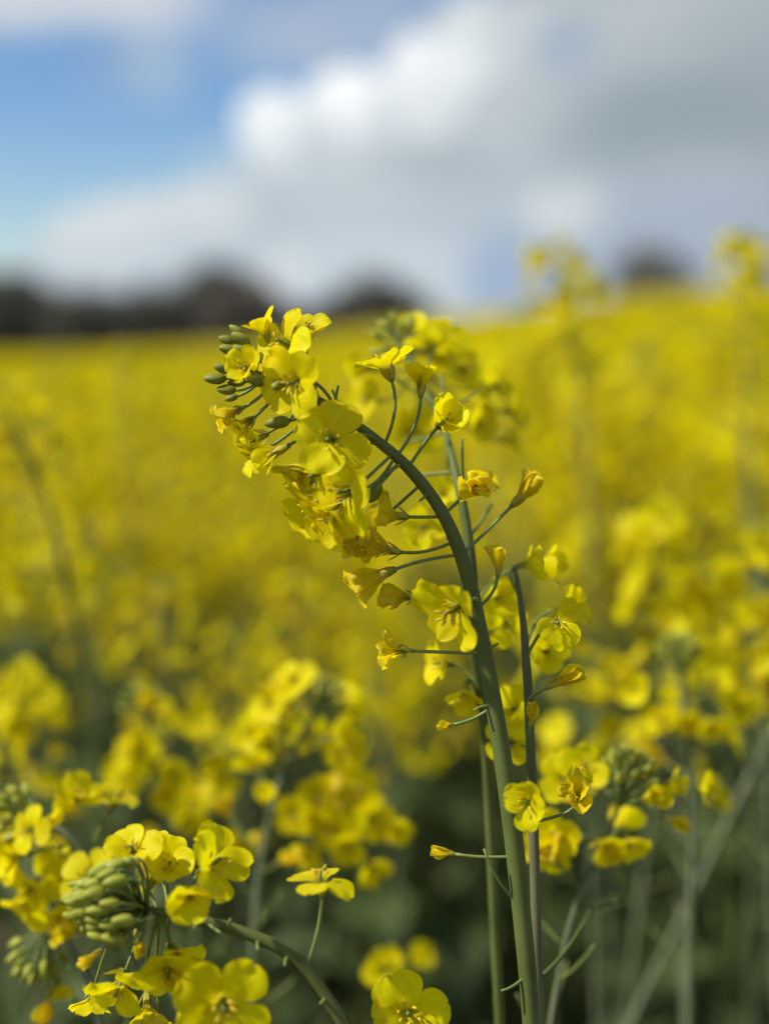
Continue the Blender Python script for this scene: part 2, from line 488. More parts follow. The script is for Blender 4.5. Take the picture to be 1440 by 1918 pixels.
class Plant:
    def __init__(s, label, base, group='canola plants standing close by', name='canola_plant', stem='stem', bud='bud'):
        s.e = link(name, None, None, base); s.e.empty_display_size = .05
        s.o = Vector(base); tag(s.e, label, 'plant', group)
        s.stem_mat = stem; s.bud_mat = bud
        s.rr = random.Random(hash(label) % 1000 if False else len(label) * 13 + int(abs(base[0]) * 1000))

    def stem(s, pts, name='stem', sides=12, mat=None, n=6, ridge=.03):
        """pts: (Vector, radius) from the ground up"""
        raw = catmull([(p.x, p.y, p.z, r) for p, r in pts], n)
        P_ = [Vector(q[:3]) for q in raw]; r_ = [max(q[3], .0003) for q in raw]
        b = MB(); v, f = tube([p - s.o for p in P_], r_, sides, ridge); b.add(v, f)
        link(name, b.mesh(name, [mat or s.stem_mat]), s.e)
        return P_, r_

    def twig(s, a, bnd, c, r0=.0006, r1=.0004, name='pedicel', mat='pedicel', sides=6):
        pts = [a.lerp(bnd, t).lerp(bnd.lerp(c, t), t) - s.o for t in [i / 7 for i in range(8)]]
        b = MB(); v, f = tube(pts, [r0 + (r1 - r0) * i / 7 for i in range(8)], sides); b.add(v, f)
        return link(name, b.mesh(name, [mat]), s.e)

    def flower(s, base, axis, attach, state='open', size=1.0, roll=None, lo=False, petals=4, sep='auto', pr=.00055):
        rr = s.rr
        axis = axis.normalized()
        q = axis.to_track_quat('Z', 'Y')
        if roll is None:
            roll = rr.uniform(0, 6.28)
        q = q @ Quaternion((0, 0, 1), roll)
        qi = q.inverted()
        b = MB()
        if attach is not None:
            a = qi @ (attach - base) ; ln = a.length
            c1 = Vector((0, 0, -1)) * min(.012, ln * .45)
            mid = a.lerp(c1, .55) + Vector((rr.uniform(-1, 1), rr.uniform(-1, 1), 0)) * ln * .03
            n = 9
            pts = []
            for i in range(n):
                t = i / (n - 1)
                p = a * (1 - t) ** 3 + a.lerp(mid, .6) * 3 * t * (1 - t) ** 2 + c1 * 3 * t * t * (1 - t)
                pts.append(p)
            v, f = tube(pts, [pr * (1.25 if i == 0 else 1) for i in range(n)], 5 if lo else 7); b.add(v, f)
        v, f = tube([Vector((0, 0, z)) * MM for z in (-.9, -.3, .4, .9)], [x * MM * size for x in (.5, 1.0, 1.15, .8)], 8); b.add(v, f)
        fo = link('flower', b.mesh('flower', ['pedicel']), s.e, base - s.o, q)
        lib = (PETLO if lo else PET)[state]
        for k in range(petals):
            a = k * math.pi / 2 + rr.uniform(-.16, .16)
            tilt = Quaternion((0, 1, 0), rr.uniform(-.28, .22)) @ Quaternion((0, 0, 1), rr.uniform(-.1, .1)) @ Quaternion((1, 0, 0), rr.uniform(-.12, .12))
            z = size * rr.uniform(.92, 1.08)
            link('petal', rr.choice(lib), fo, None, Quaternion((0, 0, 1), a) @ tilt, (z, z * rr.uniform(.92, 1.1), z))
        if not lo:
            if sep == 'auto':
                sep = 'tight' if state in ('cup', 'closed') else ('spread' if state in ('half', 'wilt') else 'wide')
            for k in range(4):
                link('sepal', SEP[sep], fo, None, Quaternion((0, 0, 1), math.pi / 4 + k * math.pi / 2 + rr.uniform(-.15, .15)) @ Quaternion((0, 1, 0), rr.uniform(-.1, .15)), size)
        if state not in ('closed',):
            link('stamen_cluster', rr.choice(STA), fo, None, Quaternion((0, 0, 1), rr.uniform(0, 6)), size)
        return fo

    def bud(s, base, axis, attach, size=1.0, mat=None, pr=.0005):
        axis = axis.normalized()
        q = axis.to_track_quat('Z', 'Y') @ Quaternion((0, 0, 1), s.rr.uniform(0, 6))
        qi = q.inverted(); b = MB()
        bud_geo(b, 0, 6.2 * size, 1.7 * size)
        if attach is not None:
            a = qi @ (attach - base); c1 = Vector((0, 0, -1)) * min(.006, a.length * .4)
            pts = [a.lerp(c1, t).lerp(c1.lerp(Vector((0, 0, .0004)), t), t) for t in [i / 6 for i in range(7)]]
            v, f = tube(pts, [pr] * 7, 6); b.add(v, f, 1)
        return link('bud', b.mesh('bud', [mat or s.bud_mat, 'pedicel']), s.e, base - s.o, q)

    def stub(s, p, d, ln=.006, r=.0006):
        s.twig(p, p + d * ln * .6 + Vector((0, 0, .0005)), p + d * ln, r, r * .6)

    def leaf(s, base, d, ln, wid, droop=.5):
        me = leaf_mesh(ln, wid, droop, s.rr.random() * 99)
        q = Vector((d.x, d.y, 0)).to_track_quat('Y', 'Z')
        return link('leaf', me, s.e, base - s.o, q)

    def raceme(s, P_, r_, n_fl, n_bud, zone=.11, lo=True, reach=.017, size=1.0, states=('open', 'half', 'open', 'cup', 'wilt'), down=0.0, stubs=6):
        """flowers and buds spiralling round the last `zone` metres of a stem"""
        rr = s.rr
        arc = [0]
        for i in range(len(P_) - 1, 0, -1):
            arc.append(arc[-1] + (P_[i] - P_[i - 1]).length)

        def at(dist):
            for k in range(len(arc) - 1):
                if arc[k + 1] >= dist:
                    t = (dist - arc[k]) / max(1e-6, arc[k + 1] - arc[k])
                    i = len(P_) - 1 - k
                    return P_[i].lerp(P_[i - 1], t), (P_[i] - P_[i - 1]).normalized(), r_[i]
            return P_[0], (P_[1] - P_[0]).normalized(), r_[0]
        th = rr.uniform(0, 6)
        for i in range(n_fl):
            dist = .008 + zone * ((i + .5) / n_fl) ** 1.1
            p, d, r = at(dist); th += 2.4 + rr.uniform(-.3, .3)
            a = d.orthogonal().normalized(); b = d.cross(a)
            radial = a * math.cos(th) + b * math.sin(th)
            ax = (radial + d * rr.uniform(.35, .9) + Vector((0, 0, -down))).normalized()
            L_ = reach * rr.uniform(.75, 1.25) * (.6 + .4 * min(1, dist / .03))
            base = p + (radial * .85 + d * .45) * L_
            st = rr.choice(states)
            if dist > zone * .8:
                st = rr.choice(('wilt', 'wilt', 'closed', 'open'))
            s.flower(base, ax, p, st, size * rr.uniform(.85, 1.1), lo=lo)
        tip, d, _ = at(0)
        a = d.orthogonal().normalized(); b = d.cross(a)
        for i in range(n_bud):
            t = (i + .5) / n_bud
            th = i * 2.4; rad = .0105 * math.sqrt(t)
            radial = a * math.cos(th) + b * math.sin(th)
            base = tip + radial * rad * .75 + d * (.004 - .010 * t * t) 
            s.bud(base, d + radial * (.2 + .8 * t), tip - d * (.006 + .01 * t), .62 + .4 * t)
        for i in range(stubs):
            p, d, r = at(zone + .008 + i * .012); th += 2.4
            a = d.orthogonal().normalized(); b = d.cross(a)
            radial = a * math.cos(th) + b * math.sin(th)
            s.twig(p + radial * r * .6, p + radial * .008 + d * .004, p + radial * .018 + d * rr.uniform(.008, .02), .0006, .0005)


_LEAF = {}


def leaf_mesh(ln, wid, droop, seed, nu=9, nv=5, name='leaf'):
    key = (round(ln, 2), round(wid, 2), round(droop, 1), int(seed) % 4)
    if key in _LEAF:
        return _LEAF[key]
    v = []; f = []; uv = []
    for i in range(nu):
        t = i / (nu - 1)
        w = wid * (math.sin(math.pi * min(.995, .10 + .88 * t)) ** .7) * (1 + .12 * math.sin(t * 21 + seed))
        for j in range(nv):
            u = -1 + 2 * j / (nv - 1)
            z = ln * (.55 * t - droop * t * t * 1.2) + abs(u) * w * .25 + .012 * ln / .2 * noise.noise(Vector((u * 1.5 + seed, t * 5, 1)))
            v.append(Vector((u * w * .5, ln * (t - .12 * t * t), z))); uv.append((u * .5 + .5, t))
    for i in range(nu - 1):
        for j in range(nv - 1):
            a = i * nv + j; f.append((a, a + 1, a + nv + 1, a + nv))
    b = MB(); b.add(v, f, 0, uv); me = b.mesh(name, ['leaf']); _LEAF[key] = me
    return me


# ------------------------------------------------------------------ ground
def ground_h(x, y):
    h = sm(6, 56, y) * 2.4 * sm(-10, 16, x)
    h -= .25 * sm(15, 56, y) * (1 - sm(-14, 0, x))
    h -= sm(62, 105, y) * 4.6
    return h


b = MB()
ys = [-40, -15, -5, -1, 0, .5, 1, 1.5, 2, 3, 4, 5, 6, 8] + [10 + 3 * i for i in range(34)] + [115, 130, 150, 180, 240, 350, 600, 1100, 2200]
xs = [-2000, -900, -400, -200, -110, -70, -50] + [-40 + 2.5 * i for i in range(33)] + [50, 70, 110, 200, 400, 900, 2000]
for y in ys:
    for x in xs:
        b.v.append(Vector((x, y, ground_h(x, y)))); b.uv.append((0, 0))
nx = len(xs)
for i in range(len(ys) - 1):
    for j in range(nx - 1):
        b.f.append((i * nx + j, i * nx + j + 1, (i + 1) * nx + j + 1, (i + 1) * nx + j)); b.m.append(0)
g = link('ground', b.mesh('ground', ['soil'])); g['kind'] = 'structure'
g['label'] = 'dark bare soil of the field under the canola'

# ------------------------------------------------------------------ trees beyond the field
def tree_meshes(seed, H):
    rr = random.Random(seed)
    tb = MB()
    pts = [Vector((0, 0, -.3))]
    for i in range(1, 7):
        pts.append(Vector((rr.uniform(-.12, .12) * i, rr.uniform(-.12, .12) * i, H * .75 * i / 6)))
    v, f = tube(pts, [.32, .26, .22, .18, .14, .09, .04], 8); tb.add(v, f)
    cb = MB()
    blobs = []
    for k in range(16):
        t = .28 + .68 * k / 15; a = k * 2.4 + rr.uniform(-.4, .4)
        rad = H * .30 * (math.sin(math.pi * min(.97, .18 + .8 * (t - .28) / .7)) ** .7) * rr.uniform(.55, 1.1)
        c = Vector((math.cos(a) * rad, math.sin(a) * rad, H * t))
        st = Vector((0, 0, H * (t * .72)))
        v, f = tube([st, st.lerp(c, .5) + Vector((0, 0, -.1)), c], [.09, .06, .02], 5); tb.add(v, f)
        blobs.append((c, H * rr.uniform(.09, .155)))
    for c, r in blobs:
        for _ in range(210):
            d = Vector((rr.gauss(0, 1), rr.gauss(0, 1), rr.gauss(0, .8))).normalized() * r * rr.uniform(.45, 1.15)
            p = c + d
            n = Vector((rr.gauss(0, 1), rr.gauss(0, 1), rr.gauss(0, 1) + .5)).normalized()
            a = n.orthogonal().normalized(); bb = n.cross(a); s_ = rr.uniform(.13, .28)
            cb.add([p - a * s_, p - bb * s_ * .5, p + a * s_, p + bb * s_ * .5], [(0, 1, 2, 3)])
    return tb.mesh('trunk', ['bark']), cb.mesh('crown', ['tree_leaf'], False)


TREES = [tree_meshes(300 + i, 8.0) for i in range(4)]
rt = random.Random(5)


def tree(px, top, y, mesh_i, label, group=None, fat=1.0):
    x = (px - 720) / FPX * y
    z0 = ground_h(x, y)
    ztop = CAM.z + (639 - top) / FPX * y
    s_ = (ztop - z0) / 8.0
    e = link('tree', None, None, (x, y, z0)); e.rotation_euler = (0, 0, rt.uniform(0, 6)); e.scale = (s_ * fat, s_ * fat, s_)
    tag(e, label, 'tree', group)
    a, c = TREES[mesh_i]
    link('trunk', a, e); link('crown', c, e)


tops = [(-150, 535), (-95, 545), (-45, 540), (5, 540), (48, 538), (95, 560), (140, 562), (185, 558), (232, 566), (280, 552), (325, 560), (372, 545), (420, 527), (465, 545),
        (512, 570), (560, 578), (608, 572), (655, 552), (700, 540), (745, 552), (790, 574), (835, 588), (885, 600)]
for i, (px, tp) in enumerate(tops):
    tp = 552 + (tp - 557) * 1.5
    tree(px + rt.uniform(-8, 8), tp + rt.uniform(-5, 5), 150 + rt.uniform(-7, 7), i % 4, 'dark tree in the wood along the far edge of the field', 'trees in the wood beyond the field', 1.15)
    tree(px + 22, tp + 16 + rt.uniform(0, 8), 165 + rt.uniform(-4, 4), (i + 2) % 4, 'dark tree in the wood along the far edge of the field', 'trees in the wood beyond the field', 1.2)
tree(1212, 478, 120, 1, 'lone dark tree showing above the rising part of the field', None, 1.15)

# ------------------------------------------------------------------ the field
def rnd_dir(rr):
    return Vector((rr.gauss(0, 1), rr.gauss(0, 1), rr.gauss(0, 1))).normalized()


def head_mesh(seed, nf, hl, quad=False):
    """a whole flowering top, loose and small enough to be one piece: flowers on pedicels, buds at the tip. origin at its foot, +Z up"""
    rr = random.Random(seed); b = MB()
    bow = Vector((rr.uniform(-.3, .3), rr.uniform(-.3, .3), 0))
    ax = lambda t: bow * hl * t * t + Vector((0, 0, hl * t))
    if not quad:
        v, f = tube([ax(i / 5) for i in range(6)], [.0022 * (1 - .7 * i / 5) for i in range(6)], 5); b.add(v, f, 1)
    th = 0
    for i in range(nf):
        t = .05 + .80 * (i + .5) / nf; th += 2.4 + rr.uniform(-.4, .4)
        rad = Vector((math.cos(th), math.sin(th), 0))
        p = ax(t); L_ = rr.uniform(.016, .028)
        c = p + (rad * .85 + Vector((0, 0, .5))) * L_
        d = (rad + Vector((0, 0, rr.uniform(.1, 1.0))) + rnd_dir(rr) * .35).normalized()
        if not quad:
            v, f = tube([p, c], [.0006, .0006], 3); b.add(v, f, 1)
        a = d.orthogonal().normalized(); a = Quaternion(d, rr.uniform(0, 6)) @ a; bb = d.cross(a)
        st = rr.choice((.9, .9, .6, .35)); s_ = rr.uniform(.0095, .0125)
        for k in range(4):
            q = (a, bb, -a, -bb)[k]; w = (bb, -a, -bb, a)[k]
            o = (q * st + d * math.sqrt(max(0, 1 - st * st))).normalized() * s_
            o2 = (o + rnd_dir(rr) * s_ * .25)
            f0 = c + d * .004
            if quad:
                b.add([f0, f0 + o * .6 + w * s_ * .48, f0 + o2, f0 + o * .6 - w * s_ * .48], [(0, 1, 2, 3)], 0)
            else:
                b.add([f0, f0 + o * .5 + w * s_ * .46, f0 + o2 + w * s_ * .28, f0 + o2 - w * s_ * .28, f0 + o * .5 - w * s_ * .46, f0 + o * .55 - d * s_ * .08],
                      [(0, 1, 5), (1, 2, 5), (2, 3, 5), (3, 4, 5), (4, 0, 5)], 0)
    for i in range(6 if quad else 14):
        t = (i + .5) / 14; th = i * 2.4
        rad = Vector((math.cos(th), math.sin(th), 0)) * .011 * math.sqrt(t)
        c = ax(1) + rad - Vector((0, 0, .012 * t))
        T = Matrix.Translation(c) @ (rad * 60 + Vector((0, 0, 1))).normalized().to_track_quat('Z', 'Y').to_matrix().to_4x4()
        bud_geo(b, 2, 6, 1.7, T, 4, 4)
    return b.mesh('flower_head', ['far_petal', 'field_stem', 'field_bud'], not quad)


HEADS = [head_mesh(700 + i, 22, .13 + .012 * (i % 3)) for i in range(6)]


def field_proto(seed):
    """stem mesh with side branches, positions of heads and leaves"""
    rr = random.Random(seed); b = MB(); heads = []; leaves = []
    H = 1.0
    lean = Vector((rr.uniform(-.08, .08), rr.uniform(-.08, .08), 0))
    pt = lambda t: lean * t * t + Vector((0, 0, H * t))
    v, f = tube([pt(i / 8) for i in range(9)], [.0055 * (1 - .55 * i / 8) for i in range(9)], 6); b.add(v, f)
    heads.append((pt(1), rr.uniform(0, 6), rr.uniform(-.1, .1), 1.1))
    for k in range(5):
        t0 = .52 + .085 * k; th = k * 2.4 + rr.uniform(-.4, .4)
        rad = Vector((math.cos(th), math.sin(th), 0)); p0 = pt(t0)
        ln = (H * rr.uniform(.88, 1.0) - p0.z)
        p2 = p0 + rad * rr.uniform(.07, .14) + Vector((0, 0, ln)); p1 = p0 + rad * .07 + Vector((0, 0, ln * .4))
        v, f = tube([p0.lerp(p1, t).lerp(p1.lerp(p2, t), t) for t in [i / 5 for i in range(6)]], [.003 * (1 - .4 * i / 5) for i in range(6)], 5); b.add(v, f)
        heads.append((p2, rr.uniform(0, 6), rr.uniform(-.25, .25), rr.uniform(.8, 1.05)))
        leaves.append((p0, th, rr.uniform(.09, .15)))
    for k in range(4):
        t0 = .2 + .1 * k; th = k * 2.1 + rr.uniform(-.4, .4)
        leaves.append((pt(t0), th, rr.uniform(.16, .24)))
    return b.mesh('stem', ['field_stem']), heads, leaves


PROTO = [field_proto(40 + i) for i in range(6)]
LEAFM = [leaf_mesh(.12, .05, .4, i) for i in range(2)] + [leaf_mesh(.2, .08, .7, i) for i in range(2)]
rf = random.Random(99)
FIELD_LABEL = 'canola plant of the blurred flowering crop filling the field'
FIELD_GROUP = 'canola plants of the near field'


def canopy(x, y):
    """height of the crop: uneven, a few plants stand out"""
    return 1.01 - .035 * sm(1.6, 3.2, y) + .06 * noise.noise(Vector((x * .9, y * .9, 3))) + rf.gauss(0, .035)


def field_plant(x, y, h, mi, label=FIELD_LABEL, group=FIELD_GROUP):
    me, heads, leaves = PROTO[mi]
    e = link('canola_plant', None, None, (x, y, ground_h(x, y) - .01)); e.rotation_euler = (0, 0, rf.uniform(0, 6.28)); e.scale = (h,) * 3
    tag(e, label, 'plant', group)
    link('stem', me, e)
    for i, (p, a, tl, s_) in enumerate(heads):
        q = Quaternion((0, 0, 1), a) @ Quaternion((1, 0, 0), tl)
        link('flower_head', HEADS[(i + mi) % 6], e, p - Vector((0, 0, .02)), q, s_)
    for i, (p, th, ln) in enumerate(leaves):
        m_ = LEAFM[(i % 2) + (0 if ln < .16 else 2)]
        link('leaf', m_, e, p, Quaternion((0, 0, 1), th), ln / (.12 if ln < .16 else .2))


spots = []
step = .155
y = .95
while y < 6.2:
    half = .29 * y + .22
    n = int(2 * half / step)
    for i in range(n + 1):
        x = -half + (i + rf.uniform(-.4, .4)) * step; yy = y + rf.uniform(-.4, .4) * step
        spots.append((x, yy))
    y += step
spots.sort(key=lambda p: p[1])
NEAR = []
for x, y in spots:
    if y < 1.35 or y < 1.9 and rf.random() < .72 or y < 2.9 and rf.random() < .6:
        continue
    if y < 6 and noise.noise(Vector((x * 2.3 + 4, y * 1.7, .5))) > .16:      # thin places in the stand
        continue
    if len(NEAR) >= 290:
        break
    NEAR.append((x, y))
    if len(NEAR) >= 262:
        break
YFAR = NEAR[-1][1]
for i, (x, y) in enumerate(NEAR):
    h_ = canopy(x, y)
    if rf.random() < .16:
        h_ += rf.uniform(.05, .13)
    field_plant(x, y, h_, i % 6)
# taller ones that break the edge of the field
for i, (px, top, dp) in enumerate([(985, 560, 1.9), (1035, 590, 2.3), (1075, 545, 1.7), (1120, 560, 2.1), (1165, 600, 1.8), (1215, 575, 2.5), (1265, 600, 2.0), (1310, 560, 1.8), (1350, 590, 2.4), (1395, 560, 1.9), (1445, 570, 2.2), (1240, 680, 1.6), (1400, 700, 1.5),
                                   (905, 640, 2.6), (1330, 720, 1.6), (-10, 690, 1.6), (60, 660, 2.2), (150, 650, 2.6), (235, 625, 2.1), (265, 640, 2.4), (330, 690, 2.2), (30, 760, 1.7), (420, 720, 2.6), (600, 780, 2.3), (160, 800, 1.8), (380, 850, 1.9), (700, 900, 2.0)]):
    p = W(px, top, dp)
    field_plant(p.x, p.y, (p.z - ground_h(p.x, p.y)) / 1.155, i % 6)

# the rest of the crop, past counting: one scatter
pc = bpy.data.collections.new('crop_sources')


def tuft_mesh(seed, spread, nh, quad, hh=1.0):
    """several flowering tops with the stems and leaves below them"""
    rr = random.Random(seed); b = MB()
    for k in range(nh):
        x, y = rr.uniform(-spread, spread), rr.uniform(-spread, spread); h = hh * rr.uniform(.86, 1.02)
        hd = HQ[(k + seed) % len(HQ)] if quad else HEADS[(k + seed) % 6]
        T = Matrix.Translation((x, y, h - .02)) @ Matrix.Rotation(rr.uniform(0, 6), 4, 'Z') @ Matrix.Rotation(rr.uniform(-.25, .25), 4, 'X')
        vs = [v.co.copy() for v in hd.vertices]
        for mi in range(3):
            fs = [tuple(p.vertices) for p in hd.polygons if p.material_index == mi]
            us = sorted({i for q in fs for i in q}); ix = {u: n for n, u in enumerate(us)}
            b.add([vs[u] for u in us], [tuple(ix[i] for i in q) for q in fs], mi, None, T)
        v, f = tube([Vector((x * .5, y * .5, .2)), Vector((x * .8, y * .8, h * .6)), Vector((x, y, h))], [.005, .004, .003], 4); b.add(v, f, 1)
        for _ in range(3):
            me = LEAFM[rr.randrange(4)]
            T = Matrix.Translation((x * .7, y * .7, h * rr.uniform(.3, .85))) @ Matrix.Rotation(rr.uniform(0, 6), 4, 'Z')
            b.add([v.co.copy() for v in me.vertices], [tuple(p.vertices) for p in me.polygons], 3, None, T)
    me = b.mesh('crop_tuft', ['far_petal', 'field_stem', 'field_bud', 'leaf'], False)
    o = bpy.data.objects.new('crop_tuft', me); pc.objects.link(o)


HQ = [head_mesh(800 + i, 20, .15, True) for i in range(4)]
for i in range(4):
    tuft_mesh(i, .10, 5, False)
for i in range(4):
    tuft_mesh(10 + i, .32, 26, True)
pts = []; ats = []
y = YFAR
while y < 66:
    if y < 11:
        st, idx0 = .17, 0
    elif y < 30:
        st, idx0 = .42, 4
    else:
        st, idx0 = .60, 4
    half = .33 * y + 1.3
    n = int(2 * half / st)
    for i in range(n + 1):
        x = -half + (i + rf.uniform(-.45, .45)) * st; yy = y + rf.uniform(-.45, .45) * st
        if yy < YFAR:
            continue
        pts.append((x, yy, ground_h(x, yy) - .01)); ats.append((idx0 + rf.randrange(4), canopy(x, yy), rf.uniform(0, 6.28), 1.0 if st < .5 else 1.25))
    y += st
# to the sides of the first metres, out of the picture
for _ in range(260):
    yy = rf.uniform(.2, YFAR); x = rf.choice((-1, 1)) * rf.uniform(.32 * yy + .35, .32 * yy + 1.3)
    pts.append((x, yy, -.01)); ats.append((rf.randrange(4), canopy(x, yy), rf.uniform(0, 6.28), 1.0))
me = bpy.data.meshes.new('canola_crop'); me.from_pydata(pts, [], [])
for nm, ty, k in (('idx', 'INT', 0), ('hgt', 'FLOAT', 1), ('rot', 'FLOAT', 2), ('wid', 'FLOAT', 3)):
    at_ = me.attributes.new(nm, ty, 'POINT'); at_.data.foreach_set('value', [a[k] for a in ats])
crop = link('canola_crop', me); tag(crop, 'flowering yellow canola crop stretching to the crest of the field', 'crop', None, 'stuff')
ng = bpy.data.node_groups.new('crop_scatter', 'GeometryNodeTree')
ng.interface.new_socket('Geometry', in_out='INPUT', socket_type='NodeSocketGeometry')
ng.interface.new_socket('Geometry', in_out='OUTPUT', socket_type='NodeSocketGeometry')
gi = ng.nodes.new('NodeGroupInput'); go = ng.nodes.new('NodeGroupOutput')
mp = ng.nodes.new('GeometryNodeMeshToPoints'); ip = ng.nodes.new('GeometryNodeInstanceOnPoints'); ci = ng.nodes.new('GeometryNodeCollectionInfo')
ci.inputs['Collection'].default_value = pc; ci.inputs['Separate Children'].default_value = True; ci.inputs['Reset Children'].default_value = True
ip.inputs['Pick Instance'].default_value = True


def na(nm, ty):
    n_ = ng.nodes.new('GeometryNodeInputNamedAttribute'); n_.data_type = ty; n_.inputs[0].default_value = nm; return n_.outputs[0]


lk = ng.links.new
lk(gi.outputs[0], mp.inputs[0]); lk(mp.outputs[0], ip.inputs['Points']); lk(ci.outputs[0], ip.inputs['Instance'])
lk(na('idx', 'INT'), ip.inputs['Instance Index'])
cx = ng.nodes.new('ShaderNodeCombineXYZ'); lk(na('rot', 'FLOAT'), cx.inputs[2]); lk(cx.outputs[0], ip.inputs['Rotation'])
cs = ng.nodes.new('ShaderNodeCombineXYZ'); w_ = na('wid', 'FLOAT'); lk(w_, cs.inputs[0]); lk(w_, cs.inputs[1]); lk(na('hgt', 'FLOAT'), cs.inputs[2]); lk(cs.outputs[0], ip.inputs['Scale'])
lk(ip.outputs[0], go.inputs[0])
md = crop.modifiers.new('scatter', 'NODES'); md.node_group = ng


# ------------------------------------------------------------------ the plants close by
def px_stem(plist, depth0=DEP, scale=1.0):
    """[(px, py, width px, extra depth mm)] from the bottom of the picture up -> [(Vector, radius)]"""
    o = []
    for px, py, w, d in plist:
        dd = depth0 + d * MM
        o.append((W(px, py, dd), w * .5 / FPX * dd * scale))
    return o


def rooted(plist, depth0=DEP, foot=(0.0, .02)):
    o = px_stem(plist, depth0)
    p, r = o[0]; q = o[1][0]
    d = (p - q).normalized()
    base = Vector((p.x + d.x * .35 + foot[0], p.y + d.y * .35 + foot[1], ground_h(p.x, p.y)))
    s0 = (p - q).length; low = []; ln = s0; acc = s0
    tot = (p - base).length
    while acc < tot * .8:                      # spacing grows slowly on the way down
        t = acc / tot; k = min(1, t * 2.2); k = k * k * (3 - 2 * k)
        low.append(((p + d * acc).lerp(p.lerp(base, t), k), r * (1 + .5 * t)))
        ln *= 1.35; acc += ln
    return base, [(base, r * 1.5)] + low[::-1] + o


# --- A: the bent raceme in focus
A_ST = [(1000, 2000, 36, 0), (991, 1860, 36, 0), (979, 1730, 37, 0), (963, 1580, 38, 0), (946, 1450, 37, 0), (927, 1330, 34, 0), (906, 1215, 31, 0), (884, 1110, 29, 0), (858, 1025, 28, 0), (828, 960, 26, 0),
        (790, 905, 25, 0), (750, 862, 23, 0), (705, 824, 21, 0), (660, 790, 18, 0), (615, 760, 16, 0), (572, 736, 14, 0), (535, 720, 12, 0), (505, 708, 9, 0), (480, 698, 7, 0)]
base, st = rooted([(x, y_, w * .94, d) for x, y_, w, d in A_ST])
A = Plant('bent canola plant with thick dark stem, nodding yellow flower head and buds at its tip', base)
AP, AR = A.stem(st, sides=16)


def nearest(P_, p):
    best = None
    for a, b_ in zip(P_, P_[1:]):
        d = b_ - a; t = min(1, max(0, (p - a).dot(d) / max(1e-12, d.length_squared))); q = a + d * t
        if best is None or (q - p).length < (best - p).length:
            best = q
    return best


def fl(plant, P_, bx, by, d, at, ax, state, size, depth=DEP, **k):
    base = W(bx, by, depth + d * MM)
    a = nearest(P_, W(at[0], at[1], depth)) if P_ is not None else W(at[0], at[1], depth)
    return plant.flower(base, AX(*ax), a, state, size * (1.03 if plant is A else 1), **k)


for args in [
    (506, 643, 0, (544, 722), (-.35, 1, .05), 'cup', .78), (513, 668, 5, (544, 722), (-1, .1, .15), 'cup', .72),
    (474, 694, -8, (500, 705), (-.55, .1, .8), 'half', .72),
    (560, 658, -4, (590, 745), (-.75, .35, .5), 'open', 1.05), (575, 640, 4, (600, 752), (.1, .8, .4), 'half', .75),
    (572, 714, -12, (630, 770), (-.5, -.15, .75), 'open', 1.1),
    (455, 764, 2, (512, 712), (-.8, -.4, .2), 'wilt', .62), (476, 782, 4, (535, 722), (-.75, -.7, .2), 'half', .72),
    (540, 834, -3, (660, 790), (-.85, -.5, .05), 'cup', .95), (505, 838, 9, (600, 755), (-.9, -.6, .3), 'half', .85),
    (500, 812, 12, (590, 748), (-.8, -.5, .5), 'open', .8),
    (622, 826, -13, (672, 800), (-.1, 0, 1), 'open', 1.12), (585, 850, 6, (640, 778), (-.45, -.9, .3), 'half', .95),
    (672, 918, -10, (740, 855), (-.7, -.1, .7), 'open', 1.12), (612, 930, -2, (700, 822), (-.7, -.6, .3), 'half', 1.05), (640, 945, -12, (735, 850), (-.6, -.7, .3), 'half', .9),
    (640, 968, -6, (750, 862), (-.75, -.5, .35), 'open', 1.0), (590, 895, 10, (690, 812), (-.7, -.6, .4), 'open', .9),
    (700, 985, 10, (790, 905), (-.7, -.6, .3), 'wilt', .85),
    (733, 711, 0, (718, 836), (-.35, 1, -.15), 'half', .92), (788, 742, 2, (742, 856), (0, 1, .15), 'cup', .78),
    (820, 800, -3, (764, 876), (.35, .3, .8), 'half', .82),
    (880, 918, -2, (830, 964), (.25, .25, .9), 'wilt', .85), (959, 947, 8, (862, 1040), (.75, .75, 0), 'closed', .88),
    (762, 968, 2, (832, 968), (-1, .05, .15), 'wilt', .88), (748, 1034, 2, (852, 1014), (-1, .15, .15), 'wilt', .85),
    (738, 1067, -2, (862, 1038), (-.9, -.35, .15), 'closed', 1.05), (778, 1118, 2, (888, 1125), (-1, .05, .1), 'wilt', .72),
    (874, 1128, -14, (890, 1135), (-.7, -.35, .6), 'half', 1.15), (932, 1079, 3, (894, 1140), (.1, 1, 0), 'closed', .65),
    (768, 1219, -2, (905, 1222), (-1, .05, .1), 'wilt', .7), (850, 1357, -1, (924, 1322), (-1, -.05, .5), 'closed', .38),
    (994, 1496, -16, (955, 1500), (-.35, .0, .9), 'open', .78), (1080, 1503, 0, (968, 1545), (.0, .55, .7), 'wilt', .78),
    (852, 1600, 0, (965, 1604), (-1, .2, .1), 'closed', .5),
]:
    fl(A, AP, *args)
